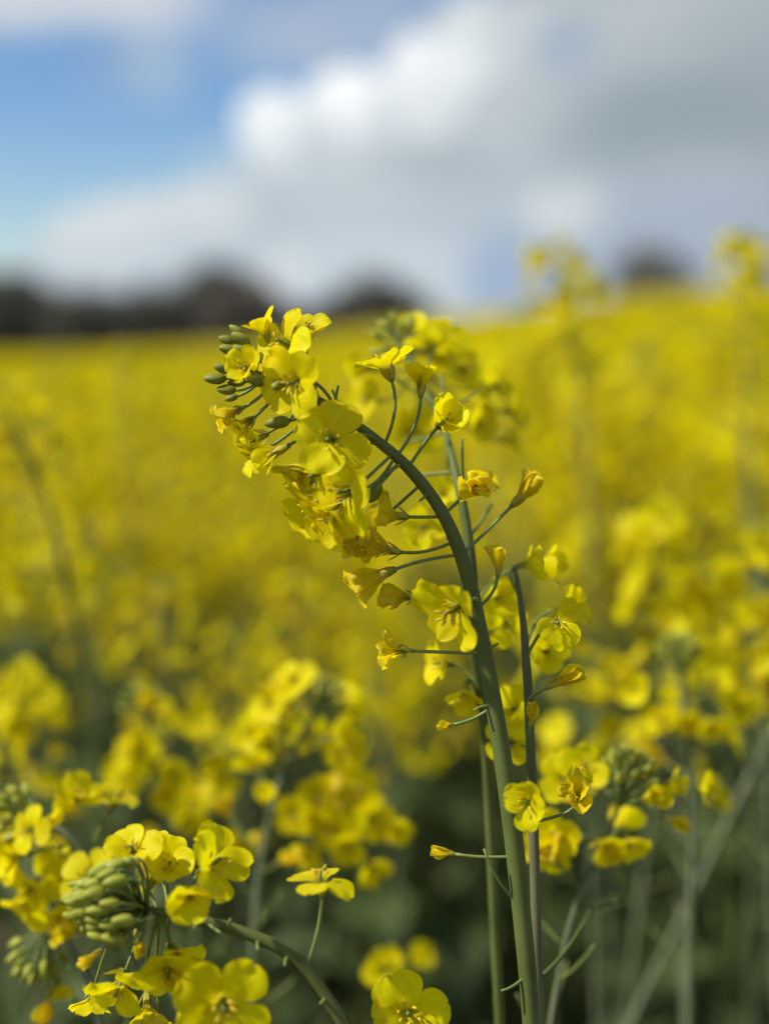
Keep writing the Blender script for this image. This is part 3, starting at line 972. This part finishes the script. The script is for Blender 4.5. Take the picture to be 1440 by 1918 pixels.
for bx, by, d, ax, sz in [
    (468, 645, -2, (-.9, .55, .1), 1.05), (440, 640, 3, (-1, .25, 0), .85), (447, 660, -4, (-1, .25, .2), 1.0), (474, 664, -7, (-1, .35, .3), 1.05),
    (438, 694, -5, (-1, .2, .2), 1.0), (424, 709, -2, (-1, .0, .1), 1.1), (442, 731, -2, (-1, .05, .1), .95), (446, 742, 3, (-1, -.3, 0), .7),
    (458, 628, 4, (-.9, .6, 0), .9), (455, 680, 4, (-1, .2, 0), .9), (505, 716, -9, (-.9, .1, .5), 1.2), (526, 716, -12, (-.2, -.3, .9), 1.1),
    (460, 715, 0, (-1, -.1, .2), .9),
]:
    A.bud(W(bx, by, DEP + d * MM), AX(*ax), W(496 if bx < 490 else 545, 704 if bx < 490 else 722, DEP), sz, 'bud_dark')
A.bud(W(543, 788, DEP - 6 * MM), AX(-1, -.15, .15), nearest(AP, W(612, 760, DEP)), 1.25, 'bud_dark')
A.bud(W(712, 905, DEP - 4 * MM), AX(-.55, -1, .1), nearest(AP, W(752, 866, DEP)), 1.1, 'bud_dark')
A.bud(W(606, 876, DEP - 8 * MM), AX(-.9, -.6, .1), nearest(AP, W(690, 812, DEP)), .9, 'bud_dark')
for x0, y0, x1, y1, x2, y2 in [(961, 1697, 930, 1660, 906, 1590), (984, 1824, 965, 1850, 938, 1856),
                               (650, 786, 640, 770, 622, 730), (625, 768, 628, 745, 634, 722), (700, 822, 690, 812, 668, 814), (752, 868, 738, 880, 722, 888),
                               (905, 1325, 893, 1322, 888, 1332), (915, 1215, 925, 1212, 932, 1205), (885, 1120, 893, 1116, 898, 1108), (800, 925, 792, 934, 786, 938)]:
    A.twig(nearest(AP, W(x0, y0, DEP)), W(x1, y1, DEP - 3 * MM), W(x2, y2, DEP - 4 * MM), .0006, .0004)

# --- B: the darker stem just behind, its head out of focus
B_ST = [(940, 2000, 20, 60), (925, 1700, 20, 55), (915, 1480, 21, 50), (905, 1330, 22, 40), (885, 1190, 22, 34), (884, 1080, 21, 30), (872, 980, 19, 32), (852, 880, 16, 40), (830, 800, 13, 60), (800, 735, 10, 85), (765, 670, 8, 105), (740, 630, 6, 112)]
base, st = rooted(B_ST, DEP, (-.02, .05))
B = Plant('canola plant with slender dark stem and soft round head just behind the bent one', base, stem='dark_stem')
BP, BR = B.stem(st, mat='stem')
B.raceme(BP, BR, 5, 16, zone=.05, reach=.014, size=.95, lo=True)
for x, y_, d, ax, s_, z in [(820, 650, 75, (.2, .3, .8), 'flat', 1.3), (770, 640, 65, (-.2, .5, .8), 'open', 1.1), (850, 700, 70, (.6, .2, .6), 'open', 1.1), (710, 750, 60, (-.6, 0, .6), 'open', 1.2),
                            (900, 730, 70, (.8, .2, .4), 'open', 1.1), (940, 770, 70, (.9, .1, .3), 'half', .9), (880, 790, 60, (.5, -.1, .7), 'half', 1.0), (935, 825, 75, (.9, 0, .3), 'half', .85),
                            (780, 800, 70, (-.2, -.3, .8), 'flat', 1.2), (830, 930, 50, (-.2, .3, .9), 'half', .8), (800, 990, 60, (-.4, 0, .9), 'open', .9), (846, 1245, 40, (-.9, .1, .4), 'open', .95),
                            (875, 1280, 40, (-.2, -.8, .5), 'half', .9), (990, 1060, 50, (1, .1, .2), 'cup', 1.0), (920, 1120, 55, (.5, .1, .8), 'half', .9), (940, 1160, 60, (.3, -.3, .8), 'open', .9)]:
    d += 58 * (1 - sm(840, 1000, y_)); B.flower(W(x, y_, DEP + d * MM), AX(*ax), nearest(BP, W(x * .5 + 430, y_ + 60, DEP + d * MM)), s_, z * .9, lo=True)

# --- C: thin purplish stem beside it with fading flowers
C_ST = [(1015, 2000, 20, 14), (1008, 1880, 20, 14), (1003, 1700, 20, 13), (997, 1500, 20, 14), (991, 1350, 18, 15), (984, 1220, 16, 17), (975, 1130, 12, 20), (962, 1060, 8, 26)]
base, st = rooted(C_ST, DEP, (.02, .03))
C = Plant('thin purplish canola stem with fading flowers, pressed against the thick bent stem', base, stem='purple_stem')
CP, CR = C.stem(st)
for args in [(1036, 1163, 0, (985, 1230), (.1, .0, .95), 'open', .88), (1023, 1288, 4, (988, 1320), (.85, .45, .1), 'closed', .85), (992, 1362, 6, (992, 1420), (.15, .9, .2), 'closed', .55),
             (968, 1060, 25, (965, 1075), (1, .2, .1), 'half', .8), (1050, 1140, 45, (985, 1220), (.6, .1, .6), 'half', .8), (960, 1390, 40, (990, 1420), (-.2, .1, .9), 'open', .85), (975, 1330, 45, (990, 1380), (-.5, .2, .8), 'half', .8),
             (1010, 1220, 50, (985, 1260), (.4, .1, .8), 'half', .8)]:
    fl(C, CP, *args, **({'petals': 3} if args[0] == 1036 else {}), lo=args[2] > 20)
C.twig(nearest(CP, W(1007, 1834, DEP + .014)), W(1060, 1795, DEP + .03), W(1106, 1705, DEP + .06), .0009, .0006, name='pod', mat='stem')

# --- D: second nodding raceme with a dense bud cluster
DD = .425
D_ST = [(680, 2010, 27, 0), (640, 1918, 26, 0), (606, 1862, 25, 0), (565, 1808, 24, 0), (512, 1770, 23, 0), (448, 1744, 22, 0), (390, 1727, 20, 0), (335, 1715, 18, 0), (285, 1706, 16, 0), (235, 1696, 14, 0), (195, 1690, 10, 0)]
base, st = rooted(D_ST, DD, (.06, .0))
D = Plant('low nodding canola raceme with dense green bud cluster on an arching stem', base)
DP, DR = D.stem(st, sides=14)
for args in [(256, 1610, 6, (300, 1708), (-.1, .7, .6), 'open', .95), (314, 1640, 12, (330, 1714), (.2, .7, .6), 'half', .95), (380, 1630, 2, (340, 1716), (.6, .5, .6), 'open', 1.25),
             (350, 1668, -4, (330, 1714), (.3, -.1, .9), 'half', .95), (275, 1668, 6, (300, 1709), (.4, .5, -.4), 'cup', .9), (300, 1620, 18, (320, 1712), (-.1, .8, .3), 'half', .8),
             (318, 1790, 4, (300, 1709), (.05, -.5, .75), 'open', 1.1), (320, 1765, 8, (320, 1713), (.3, -.6, .6), 'half', 1.0), (235, 1820, 14, (270, 1703), (-.2, -.6, .75), 'open', 1.15),
             (275, 1860, 20, (300, 1709), (.1, -.9, .3), 'half', 1.0), (178, 1850, 22, (240, 1697), (-.2, -1, .2), 'half', .8), (300, 1900, 22, (300, 1709), (.2, -.9, .3), 'half', .8),
             (190, 1780, -4, (230, 1696), (-.8, -.5, .4), 'closed', .55), (255, 1740, 6, (285, 1706), (.2, -.9, .3), 'closed', .6),
             (602, 1677, 2, (575, 1815), (-.02, 1, .12), 'flat', 1.02)]:
    fl(D, DP, *args[:6], args[6] * .93, depth=DD, **({'sep': 'tight'} if args[5] == 'flat' else {}))
rb = random.Random(3)
for i in range(46):
    t = (i + .5) / 46
    th = i * 2.4
    # cone of buds opening to the side the raceme points
    a = .2 + 1.0 * t; ry = 96 * math.sqrt(t) * rb.uniform(.85, 1.1)
    cx_ = 158 + 105 * t ** 1.5 + rb.uniform(-12, 12); cy_ = 1692 + math.cos(th) * ry * .95; dz = math.sin(th) * 9 * math.sqrt(t)
    D.bud(W(cx_, cy_, DD + (dz - 9) * MM), AX(-1.0, math.cos(th) * .45 * math.sqrt(t) + .05 + rb.uniform(-.15, .15), -math.sin(th) * .45 * math.sqrt(t) + .1), W(235 + 45 * t, 1697 + 8 * t, DD), (.8 + .34 * t) * rb.uniform(.85, 1.1))
for x0, y0, x1, y1, x2, y2 in [(372, 1722, 360, 1745, 352, 1765), (385, 1728, 410, 1748, 422, 1750), (482, 1760, 480, 1775, 486, 1786), (430, 1738, 428, 1730, 432, 1722), (540, 1788, 532, 1800, 534, 1810), (610, 1868, 605, 1876, 600, 1880)]:
    D.twig(nearest(DP, W(x0, y0, DD)), W(x1, y1, DD - .004), W(x2, y2, DD - .005), .0006, .0004)

# --- flowers of plants whose stems rise from below the picture
E_ST = [(800, 2350, 24, 0), (790, 2150, 20, 0), (775, 2010, 14, 0), (765, 1960, 10, 0)]
base, st = rooted(E_ST, .44, (.02, .01))
E = Plant('short canola shoot with one open four-petalled flower below the drifting faded petals', base)
EP, ER = E.stem(st)
fl(E, EP, 760, 1888, 4, (765, 1960), (.05, .15, .98), 'open', 1.25, depth=.44, roll=.35)
fl(E, EP, 722, 1815, 190, (765, 1960), (-.2, .4, .8), 'half', 1.0, depth=.44, lo=True)
E2_ST = [(500, 2300, 24, 0), (470, 2100, 20, 0), (440, 1980, 12, 0), (425, 1930, 9, 0)]
base, st = rooted(E2_ST, .41, (.0, .0))
E2 = Plant('canola shoot with one large yellow flower hanging below the arching stem', base)
EP, ER = E2.stem(st)
fl(E2, EP, 418, 1868, 4, (428, 1935), (.12, .0, .95), 'open', 1.3, depth=.41, roll=.8)
fl(E2, EP, 385, 1870, 10, (428, 1935), (-.95, .0, .2), 'half', 1.0, depth=.41, roll=.2)

# --- racemes a little further back, each softly out of focus
def back_plant(label, pts, depth, n_fl, n_bud, zone=.11, extra=(), mat='dark_stem', size=1.0, foot=(0, .05), lo=True, leaves=0, **k):
    base, st = rooted([(x, y_, w, 0) for x, y_, w in pts], depth, foot)
    p = Plant(label, base, 'canola plants a little further back', stem=mat)
    PP, PR = p.stem(st, sides=10, n=5)
    if n_fl or n_bud:
        p.raceme(PP, PR, n_fl, n_bud, zone, lo=lo, size=size, **k)
    for x, y_, ax, s_, z in extra:
        base_ = W(x, y_, depth); p.flower(base_, AX(*ax), nearest(PP, base_), s_, z * .88, lo=True)
    rr = p.rr
    for i in range(leaves):
        a = rr.uniform(0, 6.28); t = PP[int(len(PP) * (.25 + .3 * i))]
        p.leaf(t, Vector((math.cos(a), math.sin(a), 0)), rr.choice((.14, .2)), rr.choice((.05, .07)), rr.choice((.4, .7)))
    return p


back_plant('canola raceme with tight bud clump and bright flowers behind the dense green bud cluster',
           [(330, 2050, 22), (250, 1760, 22), (150, 1590, 20), (90, 1545, 16), (30, 1520, 10)], .53, 8, 22, .06,
           [(135, 1505, (.5, .6, .6), 'half', 1.1), (110, 1535, (.2, .3, .8), 'cup', .9), (70, 1650, (-.2, -.3, .9), 'open', 1.1), (110, 1700, (.2, -.5, .8), 'open', 1.1), (120, 1640, (.3, 0, .9), 'open', 1.0), (40, 1590, (-.4, -.3, .8), 'half', 1.1), (60, 1670, (-.4, -.6, .6), 'half', 1.0)])
back_plant('drooping green bud clump under the bright flowers beside the dense bud cluster',
           [(230, 2080, 18), (180, 1880, 16), (130, 1760, 14), (90, 1750, 10), (66, 1800, 8)], .535, 2, 26, .03, [(95, 1860, (-.2, -1, .2), 'closed', .9), (110, 1830, (.2, -1, .1), 'half', .7)])
back_plant('canola plant with green top and bright flowers down one side above the low shoot',
           [(470, 2050, 16), (480, 1700, 15), (520, 1480, 14), (575, 1360, 11), (610, 1300, 8)], .62, 12, 14, .085,
           [(560, 1285, (-.2, .5, .8), 'open', 1.15), (515, 1325, (-.3, .3, .9), 'open', 1.1), (490, 1370, (-.4, .1, .9), 'open', 1.2), (640, 1400, (.2, .1, .9), 'open', 1.1), (660, 1470, (.3, 0, .9), 'flat', 1.2), (600, 1490, (0, 0, 1), 'open', 1.2),
            (620, 1540, (-.1, -.2, .9), 'open', 1.2), (690, 1520, (.4, -.2, .8), 'open', 1.2), (560, 1520, (-.3, -.1, .9), 'open', 1.1), (650, 1570, (.1, -.4, .8), 'open', 1.1), (720, 1540, (.5, -.2, .8), 'half', 1.1), (580, 1580, (0, -.4, .9), 'half', 1.0), (640, 1500, (0, .1, 1), 'flat', 1.2), (690, 1610, (.2, -.5, .8), 'half', 1.0)])
back_plant('canola raceme with pale green bud top and scattered yellow flowers over dark undergrowth',
           [(390, 2050, 13), (370, 1750, 13), (340, 1520, 12), (290, 1380, 10), (262, 1310, 7)], .70, 10, 16, .10,
           [(365, 1360, (.2, .3, .9), 'open', 1.2), (280, 1400, (-.2, .1, .9), 'open', 1.3), (330, 1440, (0, -.1, .9), 'open', 1.2), (400, 1450, (.4, 0, .8), 'open', 1.2), (355, 1520, (.1, -.2, .9), 'half', 1.2), (240, 1440, (-.3, 0, .9), 'open', 1.2), (310, 1490, (0, 0, 1), 'half', 1.1)])
back_plant('canola plant with round yellow flower clump low at the field edge',
           [(60, 2050, 12), (70, 1700, 12), (62, 1450, 10), (60, 1280, 7)], .80, 16, 6, .10,
           [(60, 1270, (0, .2, .9), 'open', 1.2), (20, 1310, (-.3, 0, .9), 'open', 1.2), (90, 1320, (.3, 0, .9), 'open', 1.2), (50, 1360, (0, -.2, .9), 'open', 1.2)])
back_plant('tall canola plant with long bare bluish stem leaning outward, few flowers along it',
           [(215, 2050, 15), (190, 1500, 15), (150, 1210, 15), (118, 1060, 14), (95, 960, 13), (62, 870, 12), (20, 790, 9), (-20, 735, 7)], .86, 12, 12, .055,
           [(45, 1120, (-.3, 0, .9), 'half', 1.1), (20, 1065, (-.4, .1, .8), 'half', .9), (70, 1040, (-.1, .2, .9), 'half', .9), (160, 1070, (.4, .2, .8), 'half', 1.1), (40, 1090, (-.2, -.3, .8), 'cup', 1.0)], mat='stem')
back_plant('canola raceme with wide bright flower head beyond the faded flowers of the purplish stem',
           [(1290, 2050, 14), (1270, 1600, 13), (1250, 1250, 11), (1225, 1040, 8), (1215, 985, 5)], .80, 14, 6, .10,
           [(1205, 1000, (-.2, .3, .9), 'flat', 1.4), (1240, 975, (.2, .4, .8), 'open', 1.3), (1190, 1040, (-.3, 0, .9), 'open', 1.2), (1270, 1100, (.3, 0, .9), 'open', 1.2), (1340, 1080, (.5, 0, .8), 'open', 1.3), (1310, 1130, (.3, -.3, .8), 'open', 1.2), (1250, 1140, (0, -.3, .9), 'open', 1.2), (1370, 1120, (.5, -.2, .8), 'open', 1.2), (1320, 970, (.4, .4, .7), 'half', .9)])
back_plant('canola raceme with fuzzy green bud top and flower ring on an upright grey stem',
           [(1288, 2050, 17), (1290, 1800, 17), (1296, 1550, 15), (1290, 1380, 12), (1275, 1260, 9), (1270, 1215, 6)], .66, 9, 22, .075,
           [(1350, 1290, (.4, .2, .8), 'open', 1.1), (1365, 1320, (.5, -.2, .8), 'half', 1.1), (1320, 1345, (.2, -.4, .8), 'half', 1.1), (1240, 1330, (-.3, -.1, .9), 'half', 1.0), (1200, 1290, (-.5, .1, .8), 'half', 1.0), (1290, 1340, (0, -.4, .9), 'half', 1.0)])
back_plant('short canola raceme with sprays of green buds and small bright flowers beside the twin stems',
           [(1010, 2050, 12), (1060, 1760, 12), (1110, 1620, 11), (1150, 1530, 9), (1180, 1440, 6)], .535, 3, 26, .05,
           [(1085, 1440, (.1, .3, .9), 'open', 1.1), (1060, 1460, (-.3, .1, .9), 'open', 1.0), (1045, 1550, (-.2, -.2, .9), 'open', 1.15), (1130, 1560, (0, -.6, .7), 'half', 1.0), (1165, 1560, (.3, -.6, .7), 'half', 1.0), (1240, 1470, (.8, .1, .5), 'cup', .8), (1300, 1480, (.8, .2, .4), 'half', .8), (1240, 1530, (.8, -.3, .3), 'closed', .8), (1030, 1580, (-.1, -.4, .9), 'half', .9)])
back_plant('bare grey canola stem leaning steeply outward past the ring of flowers',
           [(1150, 2010, 15), (1180, 1918, 15), (1300, 1670, 14), (1380, 1500, 13), (1450, 1370, 12), (1520, 1230, 10), (1560, 1120, 8)], .76, 8, 8, .08)
back_plant('bare upright grey stem between the bud sprays and the leaning stem',
           [(1165, 2050, 15), (1185, 1800, 14), (1215, 1560, 12), (1240, 1400, 9), (1250, 1300, 6)], .86, 5, 6, .06)
back_plant('canola plant with bright flowers stacked beside the wide flower head',
           [(1460, 2050, 14), (1440, 1500, 12), (1430, 1150, 9), (1425, 1000, 6)], .78, 14, 6, .11, [(1425, 1030, (0, .1, .9), 'flat', 1.4), (1430, 1215, (0, 0, 1), 'half', 1.2), (1410, 1150, (-.3, 0, .9), 'open', 1.2)])
back_plant('tall canola plant with loose arched flower top rising above the crop',
           [(1130, 1500, 9), (1100, 900, 8), (1075, 640, 7), (1040, 520, 5), (1010, 475, 4)], 1.15, 26, 14, .17, [(1010, 490, (-.3, .3, .8), 'flat', 1.4), (1070, 500, (.3, .3, .8), 'open', 1.4), (1100, 540, (.4, .1, .8), 'open', 1.4), (1050, 570, (0, 0, 1), 'flat', 1.4), (1040, 620, (0, 0, 1), 'flat', 1.4)])
back_plant('tall canola plant with single dense flower spike rising above the crop into the sky',
           [(1410, 1500, 9), (1400, 900, 8), (1398, 640, 7), (1395, 450, 4)], 1.15, 34, 16, .17, [(1395, 470, (0, .2, .9), 'flat', 1.4), (1400, 520, (0, 0, 1), 'flat', 1.4)])
back_plant('canola plant whose rounded flower top overlaps the dark wood',
           [(250, 1600, 7), (240, 1000, 7), (236, 760, 6), (230, 650, 4)], 1.5, 34, 12, .2)
back_plant('loose canola raceme of small flowers filling the gap behind the purplish stem',
           [(1120, 2050, 10), (1110, 1700, 10), (1090, 1450, 9), (1050, 1280, 7), (1020, 1180, 5)], .80, 10, 5, .09,
           [(1010, 1225, (-.1, .2, .9), 'half', 1.1), (1125, 1360, (.3, 0, .9), 'open', 1.2), (1105, 1300, (.3, .1, .9), 'half', 1.0), (1050, 1400, (-.2, 0, .9), 'half', 1.0), (960, 1310, (-.4, 0, .9), 'half', 1.0), (1100, 1400, (.2, -.2, .9), 'half', 1.1), (1130, 1250, (.4, .2, .8), 'half', 1.0)])
back_plant('dim canola shoot with few small flowers between the bright flower stack and the thick stem',
           [(760, 2050, 8), (745, 1700, 8), (725, 1450, 7), (705, 1280, 4)], 1.05, 7, 5, .10,
           [(760, 1310, (.3, 0, .9), 'half', 1.1), (680, 1300, (-.3, 0, .9), 'half', 1.1), (800, 1420, (.4, -.1, .9), 'half', 1.1)])
back_plant('low canola shoot with two small round blooms under the hanging faded petals',
           [(800, 2100, 8), (795, 1950, 8), (788, 1860, 7), (780, 1810, 4)], .72, 0, 3, .04,
           [(785, 1790, (.1, .3, .9), 'half', .9), (745, 1830, (-.3, .1, .9), 'half', .9)])
for label, px, top, dp in [('round flower clump of a canola plant over the pale bud top', 300, 1095, .98), ('canola clump between the bent head and the bluish leaning stem', 170, 985, 1.1),
                           ('canola clump under the drooping petals of the bent head', 560, 1090, 1.15), ('canola clump low against the shaded stems under the bent head', 440, 1180, 1.2)]:
    back_plant(label, [(px + 30, 2050, 8), (px + 20, 1600, 8), (px + 8, top + 160, 7), (px, top, 4)], dp, 20, 6, .11, reach=.02)
